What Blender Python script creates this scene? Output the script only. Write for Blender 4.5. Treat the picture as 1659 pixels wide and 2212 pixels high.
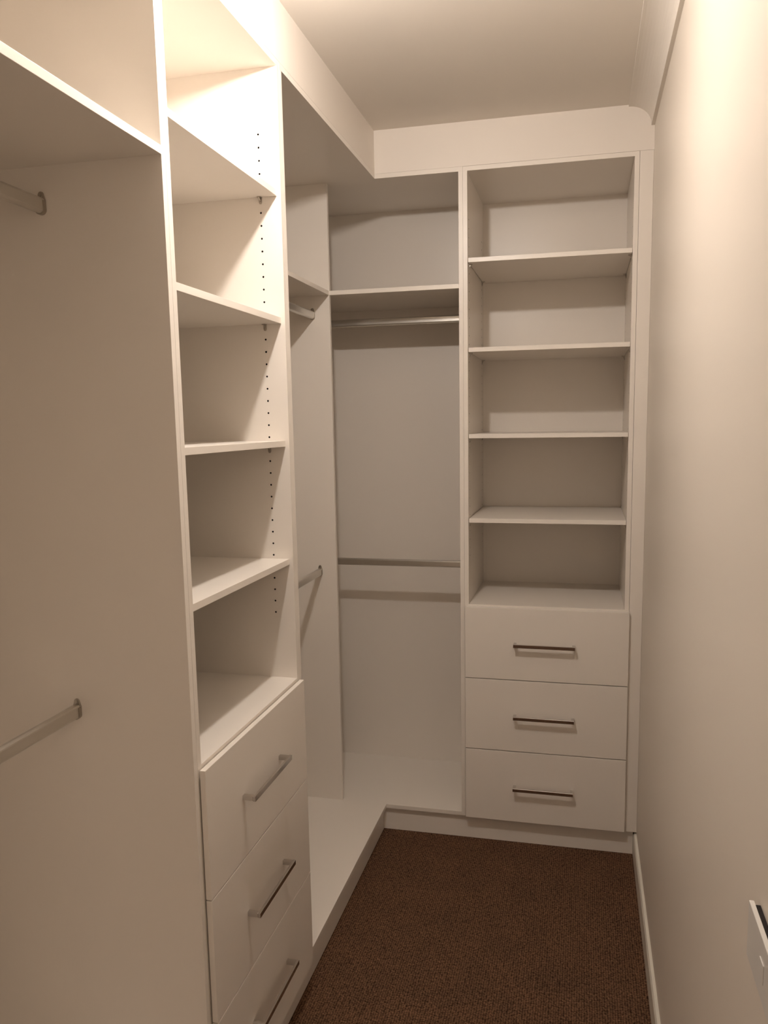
import bpy, bmesh, math
from mathutils import Matrix, Vector

for o in list(bpy.data.objects):
    bpy.data.objects.remove(o, do_unlink=True)
scene = bpy.context.scene
C = scene.collection

# ------------------------------------------------------------------ camera
cam_data = bpy.data.cameras.new('camera')
cam = bpy.data.objects.new('camera', cam_data)
C.objects.link(cam)
RGT = Vector((0.9750178, 0.22164541, -0.01461496))
UPV = Vector((-0.01497498, 0.13123564, 0.99123809))
FWD = Vector((-0.22162138, 0.96625593, -0.13127622))
m = Matrix.Identity(4)
for i in range(3):
    m[i][0], m[i][1], m[i][2] = RGT[i], UPV[i], -FWD[i]
m[0][3], m[1][3], m[2][3] = 0.0, 0.0, 1.6622
cam.matrix_world = m
cam_data.sensor_fit = 'VERTICAL'
cam_data.sensor_height = 24.0
cam_data.lens = 1675.38 / 2212 * 24.0
cam_data.shift_x = -47.39 / 2212
cam_data.shift_y = 29.76 / 2212
cam_data.clip_start = 0.02
scene.camera = cam

# ------------------------------------------------------------------ world, exposure
w = bpy.data.worlds.new('world'); scene.world = w; w.use_nodes = True
w.node_tree.nodes['Background'].inputs[0].default_value = (1.0, 0.82, 0.66, 1)
w.node_tree.nodes['Background'].inputs[1].default_value = 0.02
scene.view_settings.view_transform = 'Standard'
scene.view_settings.look = 'None'
scene.view_settings.gamma = 1.0
scene.view_settings.use_curve_mapping = False
scene.view_settings.exposure = 0.0

# the room's one lamp: an opal bulb under the ceiling, just above the picture (built below)
LX, LY, LZ = -0.512, 1.48, 2.615
LAMP_RADIANCE = 1020.0
LAMP_COLOR = (1.0, 0.918, 0.86)
# unseen fill light added beyond the doorway, behind the camera
la = bpy.data.lights.new('doorway_fill', 'AREA')
la.shape = 'DISK'; la.size = 0.3; la.energy = 19.0; la.color = (1.0, 0.93, 0.91)
lo = bpy.data.objects.new('doorway_fill', la); C.objects.link(lo)
lo.location = (-0.15, -1.25, 2.68)

# ------------------------------------------------------------------ dimensions (metres)
XL = -0.7659      # front of the left run of cabinets
XLD = -0.7504     # face of its drawer fronts
XB = -1.305       # inside back of the left run
XW = -1.325       # left wall
XR = 0.22         # right wall
YB = 2.9057       # front of the back run
YW = 3.360        # inside back of the back run
YWALL = 3.375
YN0, YN1 = 0.36, 1.3696        # near hanging unit
YT0, YT0I, YT1I, YT1 = 1.3849, 1.4003, 1.9606, 1.9770   # left tower
YC0, YC0I = 1.9775, 1.9934     # corner unit left side
ZC = 2.7244
ZT = 2.5569       # underside of the cabinet tops
T = 0.016
ZF = 0.1143       # top of the cabinet floors
ZU = ZF - T
XP = -0.9528
X1, X1S, X2, X3, X4 = -0.4543, -0.4383, -0.4221, 0.157, 0.174
K = 0.015
YF = -0.55        # wall behind the camera

# ------------------------------------------------------------------ materials
def mat(name, col, rough=0.5, spec=0.5, metal=0.0, bump=None, var=0.0, vscale=3.0):
    mt = bpy.data.materials.new(name); mt.use_nodes = True
    nt = mt.node_tree; b = nt.nodes['Principled BSDF']
    b.inputs['Base Color'].default_value = (*col, 1)
    b.inputs['Roughness'].default_value = rough
    b.inputs['Specular IOR Level'].default_value = spec
    b.inputs['Metallic'].default_value = metal
    tc = nt.nodes.new('ShaderNodeTexCoord')
    if var > 0:
        n = nt.nodes.new('ShaderNodeTexNoise'); n.inputs['Scale'].default_value = vscale
        n.inputs['Detail'].default_value = 3
        nt.links.new(tc.outputs['Object'], n.inputs['Vector'])
        r = nt.nodes.new('ShaderNodeMix'); r.data_type = 'RGBA'
        r.inputs['A'].default_value = (*[c * (1 - var) for c in col], 1)
        r.inputs['B'].default_value = (*[min(1, c * (1 + var)) for c in col], 1)
        nt.links.new(n.outputs['Fac'], r.inputs['Factor'])
        nt.links.new(r.outputs['Result'], b.inputs['Base Color'])
    if bump:
        n2 = nt.nodes.new('ShaderNodeTexNoise'); n2.inputs['Scale'].default_value = bump[0]
        n2.inputs['Detail'].default_value = 4
        nt.links.new(tc.outputs['Object'], n2.inputs['Vector'])
        bp = nt.nodes.new('ShaderNodeBump'); bp.inputs['Strength'].default_value = bump[1]
        bp.inputs['Distance'].default_value = 0.001
        nt.links.new(n2.outputs['Fac'], bp.inputs['Height'])
        nt.links.new(bp.outputs['Normal'], b.inputs['Normal'])
    return mt

M = {}
M['melamine'] = mat('white_melamine', (0.86, 0.795, 0.715), 0.34, 0.45, bump=(900, 0.05), var=0.006)
M['edge'] = mat('white_edge_banding', (0.86, 0.80, 0.725), 0.3, 0.5, var=0.005)
M['wall'] = mat('cream_wall_paint', (0.84, 0.765, 0.67), 0.42, 0.4, bump=(260, 0.06), var=0.008)
M['plaster'] = mat('smooth_white_plaster', (0.855, 0.785, 0.705), 0.45, 0.4, bump=(260, 0.06), var=0.006)
M['ceiling'] = mat('flat_ceiling_paint', (0.86, 0.80, 0.72), 0.9, 0.2, bump=(300, 0.05), var=0.006)
M['trim'] = mat('gloss_trim_paint', (0.80, 0.755, 0.66), 0.35, 0.5, var=0.01)
M['plastic'] = mat('white_plastic', (0.80, 0.77, 0.72), 0.3, 0.5)
M['black'] = mat('gap_shade_black', (0.025, 0.02, 0.018), 0.7, 0.2)  # shade of the gap behind the wall plate, put into the colour
M['bore'] = mat('shaded_bore', (0.02, 0.014, 0.01), 0.9, 0.1)  # raw board core, darkened to put the holes' inner shade into the colour
M['chrome'] = mat('polished_chrome', (0.62, 0.60, 0.58), 0.12, 0.5, 1.0)
M['alu'] = mat('satin_aluminium', (0.66, 0.64, 0.60), 0.30, 0.5, 1.0, bump=(700, 0.05))
M['nickel'] = mat('nickel_bracket', (0.45, 0.41, 0.36), 0.28, 0.5, 1.0)
M['lens'] = mat('frosted_lens', (0.9, 0.88, 0.84), 0.4, 0.4)

b = M['lens'].node_tree.nodes['Principled BSDF']
b.inputs['Emission Color'].default_value = (*LAMP_COLOR, 1)
b.inputs['Emission Strength'].default_value = LAMP_RADIANCE

def carpet_material():
    mt = bpy.data.materials.new('brown_loop_carpet'); mt.use_nodes = True
    nt = mt.node_tree; b = nt.nodes['Principled BSDF']; L = nt.links
    b.inputs['Roughness'].default_value = 0.95
    b.inputs['Specular IOR Level'].default_value = 0.1
    tc = nt.nodes.new('ShaderNodeTexCoord')
    mp = nt.nodes.new('ShaderNodeMapping'); mp.inputs['Scale'].default_value = (0.85, 1.5, 1.0)
    L.new(tc.outputs['Object'], mp.inputs['Vector'])
    v = nt.nodes.new('ShaderNodeTexVoronoi'); v.inputs['Scale'].default_value = 165
    v.inputs['Randomness'].default_value = 0.38
    L.new(mp.outputs['Vector'], v.inputs['Vector'])
    n = nt.nodes.new('ShaderNodeTexNoise'); n.inputs['Scale'].default_value = 9; n.inputs['Detail'].default_value = 5
    L.new(tc.outputs['Object'], n.inputs['Vector'])
    n3 = nt.nodes.new('ShaderNodeTexNoise'); n3.inputs['Scale'].default_value = 120; n3.inputs['Detail'].default_value = 2
    L.new(tc.outputs['Object'], n3.inputs['Vector'])
    r = nt.nodes.new('ShaderNodeValToRGB')
    r.color_ramp.elements[0].position = 0.25; r.color_ramp.elements[0].color = (0.215, 0.116, 0.067, 1)
    r.color_ramp.elements[1].position = 0.72; r.color_ramp.elements[1].color = (0.022, 0.011, 0.006, 1)
    L.new(v.outputs['Distance'], r.inputs['Fac'])
    mx = nt.nodes.new('ShaderNodeMix'); mx.data_type = 'RGBA'; mx.blend_type = 'MULTIPLY'
    mx.inputs['Factor'].default_value = 1.0
    r2 = nt.nodes.new('ShaderNodeValToRGB')
    r2.color_ramp.elements[0].position = 0.3; r2.color_ramp.elements[0].color = (0.62, 0.62, 0.62, 1)
    r2.color_ramp.elements[1].position = 0.75; r2.color_ramp.elements[1].color = (1.3, 1.3, 1.3, 1)
    L.new(n3.outputs['Fac'], r2.inputs['Fac'])
    L.new(r.outputs['Color'], mx.inputs['A']); L.new(r2.outputs['Color'], mx.inputs['B'])
    mx2 = nt.nodes.new('ShaderNodeMix'); mx2.data_type = 'RGBA'; mx2.blend_type = 'MULTIPLY'
    mx2.inputs['Factor'].default_value = 1.0
    r3 = nt.nodes.new('ShaderNodeValToRGB')
    r3.color_ramp.elements[0].position = 0.3; r3.color_ramp.elements[0].color = (0.9, 0.9, 0.9, 1)
    r3.color_ramp.elements[1].position = 0.7; r3.color_ramp.elements[1].color = (1.1, 1.08, 1.05, 1)
    L.new(n.outputs['Fac'], r3.inputs['Fac'])
    L.new(mx.outputs['Result'], mx2.inputs['A']); L.new(r3.outputs['Color'], mx2.inputs['B'])
    L.new(mx2.outputs['Result'], b.inputs['Base Color'])
    bp = nt.nodes.new('ShaderNodeBump'); bp.inputs['Strength'].default_value = 0.8
    bp.inputs['Distance'].default_value = 0.003; bp.invert = True
    L.new(v.outputs['Distance'], bp.inputs['Height']); L.new(bp.outputs['Normal'], b.inputs['Normal'])
    return mt
M['carpet'] = carpet_material()

# ------------------------------------------------------------------ helpers
def add_box(bm, x0, x1, y0, y1, z0, z1, bev=0.0, mi=0):
    t = bmesh.new()
    vs = [t.verts.new((x, y, z)) for z in (z0, z1) for y in (y0, y1) for x in (x0, x1)]
    for f in ((0, 2, 3, 1), (4, 5, 7, 6), (0, 1, 5, 4), (2, 6, 7, 3), (0, 4, 6, 2), (1, 3, 7, 5)):
        t.faces.new([vs[i] for i in f])
    if bev > 0:
        bmesh.ops.bevel(t, geom=t.edges[:], offset=bev, segments=2, affect='EDGES', profile=0.5)
    for f in t.faces: f.material_index = mi
    merge(bm, t)

def merge(bm, t):
    me = bpy.data.meshes.new('tmp'); t.to_mesh(me); t.free(); bm.from_mesh(me); bpy.data.meshes.remove(me)

def add_prism(bm, pts, place, d0, d1, bev=0.0, mi=0):
    """extrude polygon pts (a,b) from depth d0 to d1; place(a,b,d)->xyz"""
    t = bmesh.new()
    lo_ = [t.verts.new(place(a, b, d0)) for a, b in pts]
    hi_ = [t.verts.new(place(a, b, d1)) for a, b in pts]
    n = len(pts)
    t.faces.new(lo_[::-1]); t.faces.new(hi_)
    for i in range(n):
        t.faces.new((lo_[i], lo_[(i + 1) % n], hi_[(i + 1) % n], hi_[i]))
    bmesh.ops.recalc_face_normals(t, faces=t.faces[:])
    if bev > 0:
        bmesh.ops.bevel(t, geom=t.edges[:], offset=bev, segments=2, affect='EDGES', profile=0.5)
    for f in t.faces: f.material_index = mi
    merge(bm, t)

def PX(a, b, d): return (d, a, b)     # polygon in y,z extruded in x
def PY(a, b, d): return (a, d, b)     # polygon in x,z extruded in y
def PZ(a, b, d): return (a, b, d)     # polygon in x,y extruded in z

def circle(r, n=16, ca=0.0, cb=0.0):
    return [(ca + r * math.cos(2 * math.pi * i / n), cb + r * math.sin(2 * math.pi * i / n)) for i in range(n)]

def obj(name, bm, mats, parent=None, loc=None, smooth=False):
    me = bpy.data.meshes.new(name); bm.to_mesh(me); bm.free()
    if not isinstance(mats, (list, tuple)): mats = [mats]
    for q in mats: me.materials.append(M[q])
    if smooth:
        for p in me.polygons: p.use_smooth = True
    o = bpy.data.objects.new(name, me); C.objects.link(o)
    if loc: o.location = loc
    if parent: o.parent = parent
    return o

def boxobj(name, b, mt, parent=None, bev=0.0006):
    """box placed so that its origin is its own minimum corner"""
    bm = bmesh.new()
    off = root_offset(parent)
    x0, x1, y0, y1, z0, z1 = b
    add_box(bm, x0 - off[0], x1 - off[0], y0 - off[1], y1 - off[1], z0 - off[2], z1 - off[2], bev)
    return obj(name, bm, mt, parent)

def root_offset(p):
    x = Vector((0, 0, 0))
    while p is not None:
        x = x + p.location; p = p.parent
    return x

def place_in(o, parent):
    """parent an object that was built in world coordinates"""
    off = root_offset(parent)
    o.parent = parent
    o.location = o.location - off

def thing(name, loc, label, cat, group=None):
    o = bpy.data.objects.new(name, None); C.objects.link(o); o.location = loc
    o.empty_display_size = 0.1
    o['label'] = label; o['category'] = cat
    if group: o['group'] = group
    return o

def struct(name, bm, mt):
    o = obj(name, bm, mt); o['kind'] = 'structure'
    return o

# ------------------------------------------------------------------ the room
bm = bmesh.new(); add_box(bm, XW - .1, XR + .1, YF - 1.3, YWALL + .1, -0.1, 0.0)
struct('floor', bm, 'carpet')
bm = bmesh.new(); add_box(bm, XW - .1, XR + .1, YF - 1.3, YWALL + .1, ZC, ZC + 0.1)
struct('ceiling', bm, 'ceiling')
bm = bmesh.new(); add_box(bm, XW - .1, XW, YF - 1.3, YWALL + .1, 0, ZC)
struct('wall_left', bm, 'wall')
bm = bmesh.new(); add_box(bm, XR, XR + .1, YF - 1.3, YWALL + .1, 0, ZC)
struct('wall_right', bm, 'wall')
bm = bmesh.new(); add_box(bm, XW, XR, YWALL, YWALL + .1, 0, ZC)
struct('wall_back', bm, 'wall')
# wall behind the camera with its doorway to the bedroom
bm = bmesh.new()
add_box(bm, XW, -0.62, YF - .1, YF, 0, ZC); add_box(bm, 0.16, XR, YF - .1, YF, 0, ZC)
add_box(bm, -0.62, 0.16, YF - .1, YF, 2.04, ZC)
struct('wall_front', bm, 'wall')
bm = bmesh.new()
add_box(bm, XW, XR, YF - 1.3, YF - 1.2, 0, ZC)
struct('wall_hall', bm, 'wall')

# bulkhead between cabinet tops and ceiling
bm = bmesh.new()
ZB = ZT + T + 0.0004
add_prism(bm, [(XW, YN0 - .02), (XL, YN0 - .02), (XL, YB), (XR, YB), (XR, YWALL), (XW, YWALL)], PZ, ZB, ZC)
struct('trim_1', bm, 'plaster')
# cove cornice along the right wall
bm = bmesh.new()
cx0, cz0 = 0.133, 2.652
pts = [(XR, ZC), (cx0, ZC), (cx0, ZC - 0.006)]
ex, ez = 0.2085, cz0            # lower lip
for i in range(13):
    a = math.pi / 2 * (1 - i / 12)
    pts.append((cx0 + (ex - cx0) * math.cos(a), cz0 + 0.004 + (ZC - 0.006 - cz0 - 0.004) * math.sin(a)))
pts += [(ex, cz0), (XR, cz0)]
add_prism(bm, pts, PY, YF, YB)
struct('trim_2', bm, 'ceiling')
# skirting board on the right wall
bm = bmesh.new()
pts = [(XR, 0), (XR - .012, 0), (XR - .012, .080), (XR - .008, .088), (XR, .090)]
add_prism(bm, pts, PY, YF, YB + K)
struct('baseboard_right', bm, 'trim')

# ------------------------------------------------------------------ cabinet parts
def drilled_panel(name, parent, axis, face, back, a0, a1, z0, z1, cols, zs, mt='melamine'):
    """Panel whose front face (coordinate `face` on `axis`) carries rows of bored holes.
    a is the horizontal coordinate in the panel."""
    off = root_offset(parent)
    bm = bmesh.new()
    P = (lambda a, z, d: (a - off[0], d - off[1], z - off[2])) if axis == 'y' else (lambda a, z, d: (d - off[0], a - off[1], z - off[2]))
    def quad(c, mi=0):
        f = bm.faces.new([bm.verts.new(P(*q)) for q in c]); f.material_index = mi
    W = 0.016; r = 0.00255; hp = 0.016
    zs = sorted(zs); zc0, zc1 = zs[0] - hp, zs[-1] + hp
    edges = [a0]
    for c in sorted(cols): edges += [c - W / 2, c + W / 2]
    edges.append(a1)
    for i in range(0, len(edges), 2):          # plain strips
        quad([(edges[i], z0, face), (edges[i + 1], z0, face), (edges[i + 1], z1, face), (edges[i], z1, face)])
    d_in = face + (0.009 if back > face else -0.009)
    for c in sorted(cols):
        l, rr = c - W / 2, c + W / 2
        quad([(l, z0, face), (rr, z0, face), (rr, zc0, face), (l, zc0, face)])
        quad([(l, zc1, face), (rr, zc1, face), (rr, z1, face), (l, z1, face)])
        for z in zs:
            n = 16; sq = []; ci = []
            for k in range(n):
                t = 2 * math.pi * (k + 0.0) / n
                ct, st = math.cos(t), math.sin(t)
                s = 1 / max(abs(ct), abs(st))
                sq.append((c + W / 2 * ct * s, z + hp * st * s)); ci.append((c + r * ct, z + r * st))
            vs = [bm.verts.new(P(a, b, face)) for a, b in sq]
            vc = [bm.verts.new(P(a, b, face)) for a, b in ci]
            vd = [bm.verts.new(P(a, b, d_in)) for a, b in ci]
            for k in range(n):
                j = (k + 1) % n
                bm.faces.new((vs[k], vs[j], vc[j], vc[k]))
                f = bm.faces.new((vc[k], vc[j], vd[j], vd[k])); f.material_index = 1
            f = bm.faces.new(vd); f.material_index = 1
    # remaining sides
    quad([(a0, z0, back), (a0, z1, back), (a1, z1, back), (a1, z0, back)])
    quad([(a0, z0, face), (a0, z1, face), (a0, z1, back), (a0, z0, back)])
    quad([(a1, z0, face), (a1, z1, face), (a1, z1, back), (a1, z0, back)])
    quad([(a0, z0, face), (a1, z0, face), (a1, z0, back), (a0, z0, back)])
    quad([(a0, z1, face), (a1, z1, face), (a1, z1, back), (a0, z1, back)])
    bmesh.ops.remove_doubles(bm, verts=bm.verts[:], dist=0.00001)
    bmesh.ops.recalc_face_normals(bm, faces=bm.faces[:])
    return obj(name, bm, [mt, 'bore'], parent)

def clip(parent, pos, n, along):
    """metal shelf pin: plate on the panel, tongue under the shelf. pos=point on panel face at
    the shelf underside, n=unit vector off the panel, along=unit vector parallel to the panel"""
    bm = bmesh.new()
    off = root_offset(parent)
    p = Vector(pos) - off; n = Vector(n); s = Vector(along)
    def pl(a, b, d): return tuple(p + s * d + n * a + Vector((0, 0, b)))
    # tongue
    add_prism(bm, [(0, -.0002), (.0125, -.0002), (.0125, -.0022), (0, -.0026)], pl, -.0045, .0045)
    # plate with rounded foot
    def pf(a, b, d): return tuple(p + s * a + n * d + Vector((0, 0, b)))
    foot = [(-.0042, -.002), (.0042, -.002), (.0040, -.0125), (.0022, -.0165), (-.0022, -.0165), (-.0040, -.0125)]
    add_prism(bm, foot, pf, 0.0001, .0022)
    # gusset
    add_prism(bm, [(.002, -.002), (.010, -.002), (.002, -.010)], pl, -.0008, .0008)
    # pin head
    add_prism(bm, circle(.0026, 12, 0, -.0085), pf, .002, .0042)
    o = obj('shelf_pin', bm, 'nickel', parent)
    return o

def front_lr(parent, axis_y, c, z, face):
    """bar handle (square bar on two posts) on a drawer face.
    axis_y: True when the bar runs along y (face looks to +x), else along x (face looks to -y)"""
    Lh = 0.1145; sec = 0.0065
    bm = bmesh.new(); off = root_offset(parent)
    sgn = 1 if axis_y else -1
    P = (lambda a, b, d: (face + sgn * d - off[0], c + a - off[1], z + b - off[2])) if axis_y else \
        (lambda a, b, d: (c + a - off[0], face + sgn * d - off[1], z + b - off[2]))
    def bx(a0, a1, b0, b1, d0, d1, bev=.0009):
        q0 = P(a0, b0, d0); q1 = P(a1, b1, d1)
        x0, x1 = sorted((q0[0], q1[0])); y0, y1 = sorted((q0[1], q1[1])); z0, z1 = sorted((q0[2], q1[2]))
        add_box(bm, x0, x1, y0, y1, z0, z1, bev)
    bx(-Lh, Lh, -sec, sec, .026, .033)
    for s in (-1, 1):
        a0, a1 = sorted((s * Lh, s * (Lh - .011)))
        bx(a0, a1, -sec + .001, sec - .001, .0001, .0265)
    return obj('handle', bm, 'chrome', parent)

def drawer(tower, x0, x1, y0, y1, z0, z1, box, axis_y):
    """drawer front panel plus the drawer box behind it, one mesh; handle is its child"""
    off = root_offset(tower)
    bm = bmesh.new()
    add_box(bm, x0 - off[0], x1 - off[0], y0 - off[1], y1 - off[1], z0 - off[2], z1 - off[2], .0009)
    bx0, bx1, by0, by1 = box
    t = .012; a, b_ = z0 + .03, z1 - .05
    def B(*q): add_box(bm, q[0] - off[0], q[1] - off[0], q[2] - off[1], q[3] - off[1], q[4] - off[2], q[5] - off[2])
    B(bx0, bx1, by0, by1, a, a + t)
    B(bx0, bx0 + t, by0, by1, a + t, b_); B(bx1 - t, bx1, by0, by1, a + t, b_)
    B(bx0 + t, bx1 - t, by0, by0 + t, a + t, b_); B(bx0 + t, bx1 - t, by1 - t, by1, a + t, b_)
    d = obj('drawer', bm, 'melamine', tower)
    if axis_y: front_lr(d, True, (y0 + y1) / 2 - .012, (z0 + z1) / 2 + .003, x1)
    else: front_lr(d, False, (x0 + x1) / 2 - .003, (z0 + z1) / 2 + .002, y0)
    return d

def bracket_outline():
    """hanging rail end socket seen end on: screw ear on top of a rounded cup (a, b) in metres"""
    pts = []
    for i in range(9):                      # cup bottom
        a = math.pi + math.pi * i / 8
        pts.append((0.0095 * math.cos(a), -0.0085 + 0.0085 * math.sin(a)))
    pts.append((0.0095, 0.010))
    for i in range(9):                      # ear
        a = math.pi * i / 8
        pts.append((0.0062 * math.cos(a), 0.0205 + 0.0062 * math.sin(a)))
    pts.append((-0.0095, 0.010))
    return pts

def rail(parent, axis, c1, zc, s0, s1, brk=(True, True)):
    """flat oval hanging rail running along `axis` from s0 to s1; c1 = other horizontal coordinate"""
    off = root_offset(parent)
    h, wd = 0.0153, 0.0082
    prof = []
    for i in range(9):
        a = math.pi * i / 8; prof.append((wd * math.cos(a), h - wd * .8 + wd * .8 * math.sin(a)))
    for i in range(9):
        a = math.pi + math.pi * i / 8; prof.append((wd * math.cos(a), -h + wd * .8 + wd * .8 * math.sin(a)))
    if axis == 'y': P = lambda a, b, d: (c1 + a - off[0], d - off[1], zc + b - off[2])
    else: P = lambda a, b, d: (d - off[0], c1 + a - off[1], zc + b - off[2])
    bm = bmesh.new(); add_prism(bm, prof, P, s0 + .0035, s1 - .0035)
    ra = obj('hanging_rail', bm, 'alu', parent)
    for end, sg, ok in ((s0, 1, brk[0]), (s1, -1, brk[1])):
        if not ok: continue
        bm = bmesh.new()
        add_prism(bm, bracket_outline(), P, end + sg * .0002, end + sg * .0028, .0006)
        # cup lip hugging the rail
        n = 12; outer = []; inner = []
        for i in range(n + 1):
            a = math.pi + math.pi * i / n
            outer.append((0.0098 * math.cos(a), -0.0075 + 0.0098 * math.sin(a)))
            inner.append((0.0080 * math.cos(a), -0.0075 + 0.0080 * math.sin(a)))
        outer = [(-0.0098, 0.009)] + outer + [(0.0098, 0.009)]
        inner = [(-0.0080, 0.009)] + inner + [(0.0080, 0.009)]
        add_prism(bm, outer + inner[::-1], P, end + sg * .0028, end + sg * .0095)
        # raised boss and screw head on the ear
        add_prism(bm, circle(.0048, 16, 0, .0205), P, end + sg * .0028, end + sg * .0040)
        add_prism(bm, circle(.0030, 12, 0, .0205), P, end + sg * .0040, end + sg * .0052, .0004)
        obj('rail_bracket', bm, 'nickel', ra)
    return ra

# ------------------------------------------------------------------ near hanging wardrobe (left foreground)
near = thing('hanging_wardrobe', (-1.0, (YN0 + YN1) / 2, 0.0),
             'white open wardrobe at the left edge, nearest the viewer, with two rails on its side', 'wardrobe')
boxobj('side_panel', (XB, XL, YN1, YT0 - .0004, ZU, ZT), 'melamine', near)
boxobj('side_panel', (XB, XL, YN0, YN0 + .016, ZU, ZT), 'melamine', near)
boxobj('top_panel', (XB, XL, YN0, YT0 - .0004, ZT, ZT + T), 'melamine', near)
boxobj('back_panel', (XB - .015, XB, YN0, YT0 - .0004, ZU, ZT + T), 'melamine', near, 0)
boxobj('shelf', (XB, XL, YN0 + .016, YN1, 2.1595, 2.1755), 'melamine', near)
boxobj('base_panel', (XB, XL, YN0 + .016, YN1, ZU, ZF), 'melamine', near)
rail(near, 'y', -1.024, 2.0865, YN0 + .016, YN1)
rail(near, 'y', -1.026, 1.0745, YN0 + .016, YN1)

# ------------------------------------------------------------------ left shelf and drawer tower
tl = thing('shelf_tower', (-1.0, (YT0 + YT1) / 2, 0.0),
           'tall white left-hand tower, brightly lit at the top, with open shelves over three drawers', 'shelf unit')
H0 = 2.398
zs_holes = [H0 - .032 * i for i in range(40)]
drilled_panel('side_panel', tl, 'y', YT1I, YT1, XB, XL, ZU, ZT, [-0.822, XB + .056], zs_holes)
drilled_panel('side_panel', tl, 'y', YT0I, YT0, XB, XL, ZU, ZT, [-0.822, XB + .056], zs_holes)
boxobj('top_panel', (XB, XL, YT0, YT1, ZT, ZT + T), 'melamine', tl)
boxobj('back_panel', (XB - .015, XB, YT0, YT1, ZU, ZT + T), 'melamine', tl, 0)
boxobj('fixed_shelf', (XB, XL, YT0I, YT1I, 0.9485, 0.9645), 'melamine', tl)
boxobj('base_panel', (XB, XL - .004, YT0I, YT1I, ZU, ZF), 'melamine', tl)
DL = 0.0108
for z in (2.2444, 1.925, 1.6044, 1.2841):
    sh = boxobj('shelf', (XB + .002, XL - DL, YT0I + .0008, YT1I - .0008, z, z + T), 'melamine', tl)
    for xx in (-0.822, XB + .056):
        clip(sh, (xx, YT1I, z), (0, -1, 0), (1, 0, 0))
        clip(sh, (xx, YT0I, z), (0, 1, 0), (1, 0, 0))
for z0, z1 in ((.6691, .9565), (.3840, .6661), (.0990, .3810)):
    drawer(tl, XL + .0026, XLD, 1.387, 1.9720, z0, z1, (XB + .03, XL, YT0I + .013, YT1I - .013), True)

# ------------------------------------------------------------------ corner hanging wardrobe (left wing, beyond the tower)
cw = thing('corner_wardrobe', (-1.0, (YC0 + YW) / 2, 0.0),
           'white L-shaped open corner wardrobe with hanging rails, between the two shelf towers', 'wardrobe')
boxobj('side_panel', (XB, XL, YC0, YC0I, ZU, ZT), 'melamine', cw)
boxobj('side_panel', (X1, X1S, YB, YW, ZU, ZT), 'melamine', cw)
boxobj('end_panel', (XB, XP, YB, YB + .016, ZF, ZT), 'melamine', cw)
off = cw.location
PC = lambda a, b, d: (a - off[0], b - off[1], d)
bm = bmesh.new()
add_prism(bm, [(XB, YC0), (XL, YC0), (XL, YB), (X1S, YB), (X1S, YW), (XB, YW)], PC, ZT, ZT + T)
obj('top_panel', bm, 'melamine', cw)
bm = bmesh.new()
add_prism(bm, [(XB, YC0I), (XL, YC0I), (XL, YB), (X1, YB), (X1, YW), (XB, YW)], PC, ZU, ZF, .0005)
obj('base_panel', bm, 'melamine', cw)
boxobj('back_panel', (XB - .015, XB, YC0, YW, ZU, ZT + T), 'melamine', cw, 0)
boxobj('back_panel', (XB - .015, X1S, YW, YW + .013, ZU, ZT + T), 'melamine', cw, 0)
boxobj('shelf', (XB, XP - .0012, YC0I, YB, 2.1494, 2.1654), 'melamine', cw)
bm = bmesh.new()
add_prism(bm, [(XB, YB + .0165), (XP + .0005, YB + .0165), (XP + .0005, YB), (X1, YB), (X1, YW), (XB, YW)],
          PC, 2.1494, 2.1654, .0005)
obj('shelf', bm, 'melamine', cw)
rail(cw, 'y', -1.022, 2.0775, YC0I, YB)
rail(cw, 'y', -1.021, 1.0765, YC0I, YB)
rail(cw, 'x', 3.150, 2.0735, XB, X1)
rail(cw, 'x', 3.150, 1.0765, XB, X1)

# ------------------------------------------------------------------ back shelf and drawer tower
tb = thing('shelf_tower', ((X1S + X4) / 2, (YB + YW) / 2, 0.0),
           'tall white tower on the back wall beside right wall, open shelves over three drawers', 'shelf unit')
XS = X1S + .0004
ycols = [YB + .040, YW - .045]
drilled_panel('side_panel', tb, 'x', X2, XS, YB, YW, ZU, ZT, ycols, zs_holes)
drilled_panel('side_panel', tb, 'x', X3, X4 - .001, YB, YW, ZU, ZT, ycols, zs_holes)
boxobj('top_panel', (XS, X4 - .001, YB + .0003, YW, ZT, ZT + T), 'melamine', tb)
boxobj('back_panel', (XS, X4 - .001, YW, YW + .013, ZU, ZT + T), 'melamine', tb, 0)
boxobj('fixed_shelf', (X2, X3, YB, YW, 0.9503, 0.9663), 'melamine', tb)
boxobj('base_panel', (X2, X3, YB + .002, YW, ZU, ZF), 'melamine', tb)
for z in (2.2393, 1.9191, 1.6017, 1.2828):
    sh = boxobj('shelf', (X2 + .0022, X3 - .0012, YB + .001, YW - .002, z, z + T), 'melamine', tb)
    for yy in ycols:
        clip(sh, (X2, yy, z), (1, 0, 0), (0, 1, 0))
        clip(sh, (X3, yy, z), (-1, 0, 0), (0, 1, 0))
for z0, z1 in ((.6797, .9598), (.3930, .6767), (.1034, .3897)):
    drawer(tb, -0.4346, X4, YB - .018, YB - .0020, z0, z1, (X2 + .013, X3 - .013, YB, YW - .03), False)

# filler strip between tower and wall
bm = bmesh.new(); add_box(bm, X4, XR - .0005, YB, YB + .016, ZU, ZT + T, .0004)
fl = obj('filler_strip', bm, 'melamine')
fl['label'] = 'narrow white upright strip closing the gap between back shelf tower and right wall'; fl['category'] = 'panel'

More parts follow.
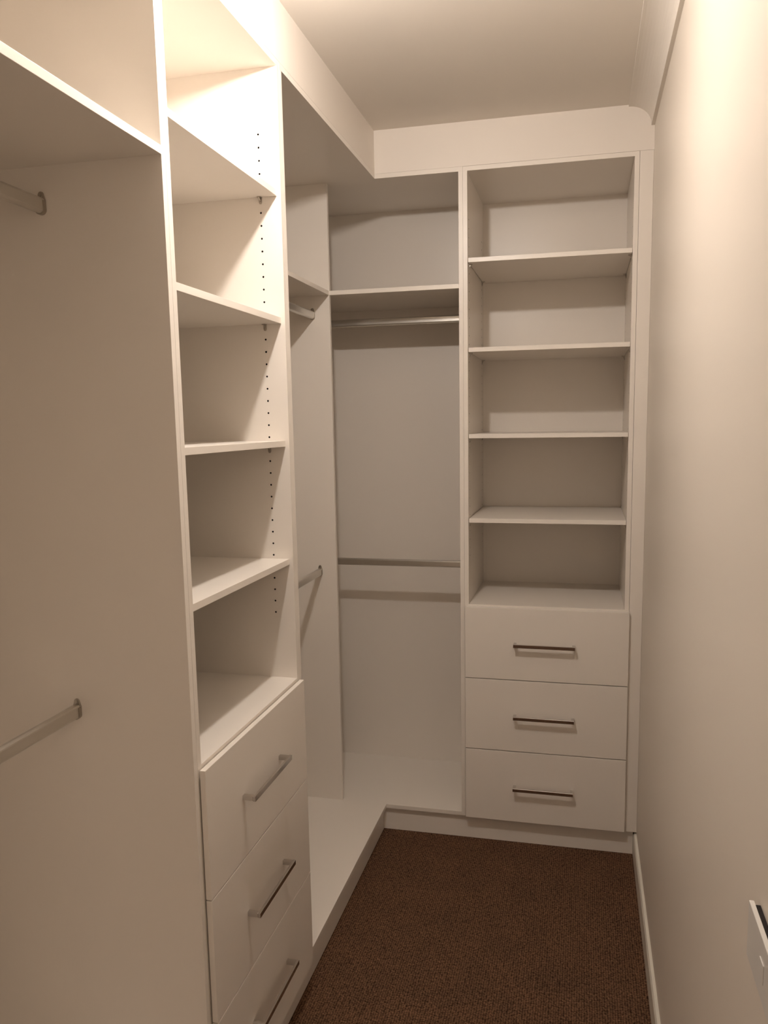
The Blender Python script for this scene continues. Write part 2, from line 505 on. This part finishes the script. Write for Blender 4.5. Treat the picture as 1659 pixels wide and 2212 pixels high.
# kickboards
bm = bmesh.new(); add_box(bm, XL - K, XR - .0125, YB + K, YB + K + .016, 0.0005, ZU - .0004, .0003)
kb = obj('kickboard', bm, 'melamine')
kb['label'] = 'long white kickboard on the carpet under the back cabinets'; kb['category'] = 'kickboard'; kb['group'] = 'cabinet kickboards'
bm = bmesh.new(); add_box(bm, XL - K - .016, XL - K, YN0, YB + K - .0006, 0.0005, ZU - .0004, .0003)
kb = obj('kickboard', bm, 'melamine')
kb['label'] = 'white kickboard on the carpet under the left run of cabinets'; kb['category'] = 'kickboard'; kb['group'] = 'cabinet kickboards'

# ------------------------------------------------------------------ switch plate on the right wall
sw = thing('switch_plate', (XR, 0.90, 1.0365), 'white wall plate at lower right edge, standing off the wall over a dark gap', 'wall plate')
bm = bmesh.new(); add_box(bm, -.0125, -.0065, -.066, .058, -.0365, .0365, .0008)
obj('plate', bm, 'plastic', sw)
bm = bmesh.new(); add_box(bm, -.0065, -.0003, -.062, .052, -.0345, .0345)
obj('gap_shade_block', bm, 'black', sw)  # black block added to stand in for the dark gap behind the plate
bm = bmesh.new(); add_box(bm, -.0137, -.0125, -.030, -.012, -.012, .012, .0004)
obj('rocker', bm, 'plastic', sw)

# ------------------------------------------------------------------ ceiling lamp (above the frame)
dl = thing('ceiling_light', (LX, LY, ZC), 'opal bulb in a white ceiling lampholder in front of the left shelf tower', 'light')
bm = bmesh.new(); add_prism(bm, circle(.04, 40), PZ, -.010, -.0003, .002)
obj('base', bm, 'plastic', dl)
def lathe(bm, prof, n=32):
    rings = [[bm.verts.new((r * math.cos(2 * math.pi * i / n), r * math.sin(2 * math.pi * i / n), z)) for i in range(n)] for r, z in prof]
    for a, b in zip(rings, rings[1:]):
        for i in range(n): bm.faces.new((a[i], a[(i + 1) % n], b[(i + 1) % n], b[i]))
    bm.faces.new(rings[0][::-1]); bm.faces.new(rings[-1])
    bmesh.ops.recalc_face_normals(bm, faces=bm.faces[:])
bm = bmesh.new(); lathe(bm, [(.020, -.010), (.020, -.040), (.016, -.046), (.013, -.058), (.016, -.066), (.025, -.090)])
obj('lampholder', bm, 'plastic', dl)
bm = bmesh.new(); bmesh.ops.create_uvsphere(bm, u_segments=32, v_segments=16, radius=.031)
bmesh.ops.scale(bm, verts=bm.verts[:], vec=(1, 1, .68))
bmesh.ops.translate(bm, verts=bm.verts[:], vec=(0, 0, LZ - ZC))
obj('bulb', bm, 'lens', dl, smooth=True)
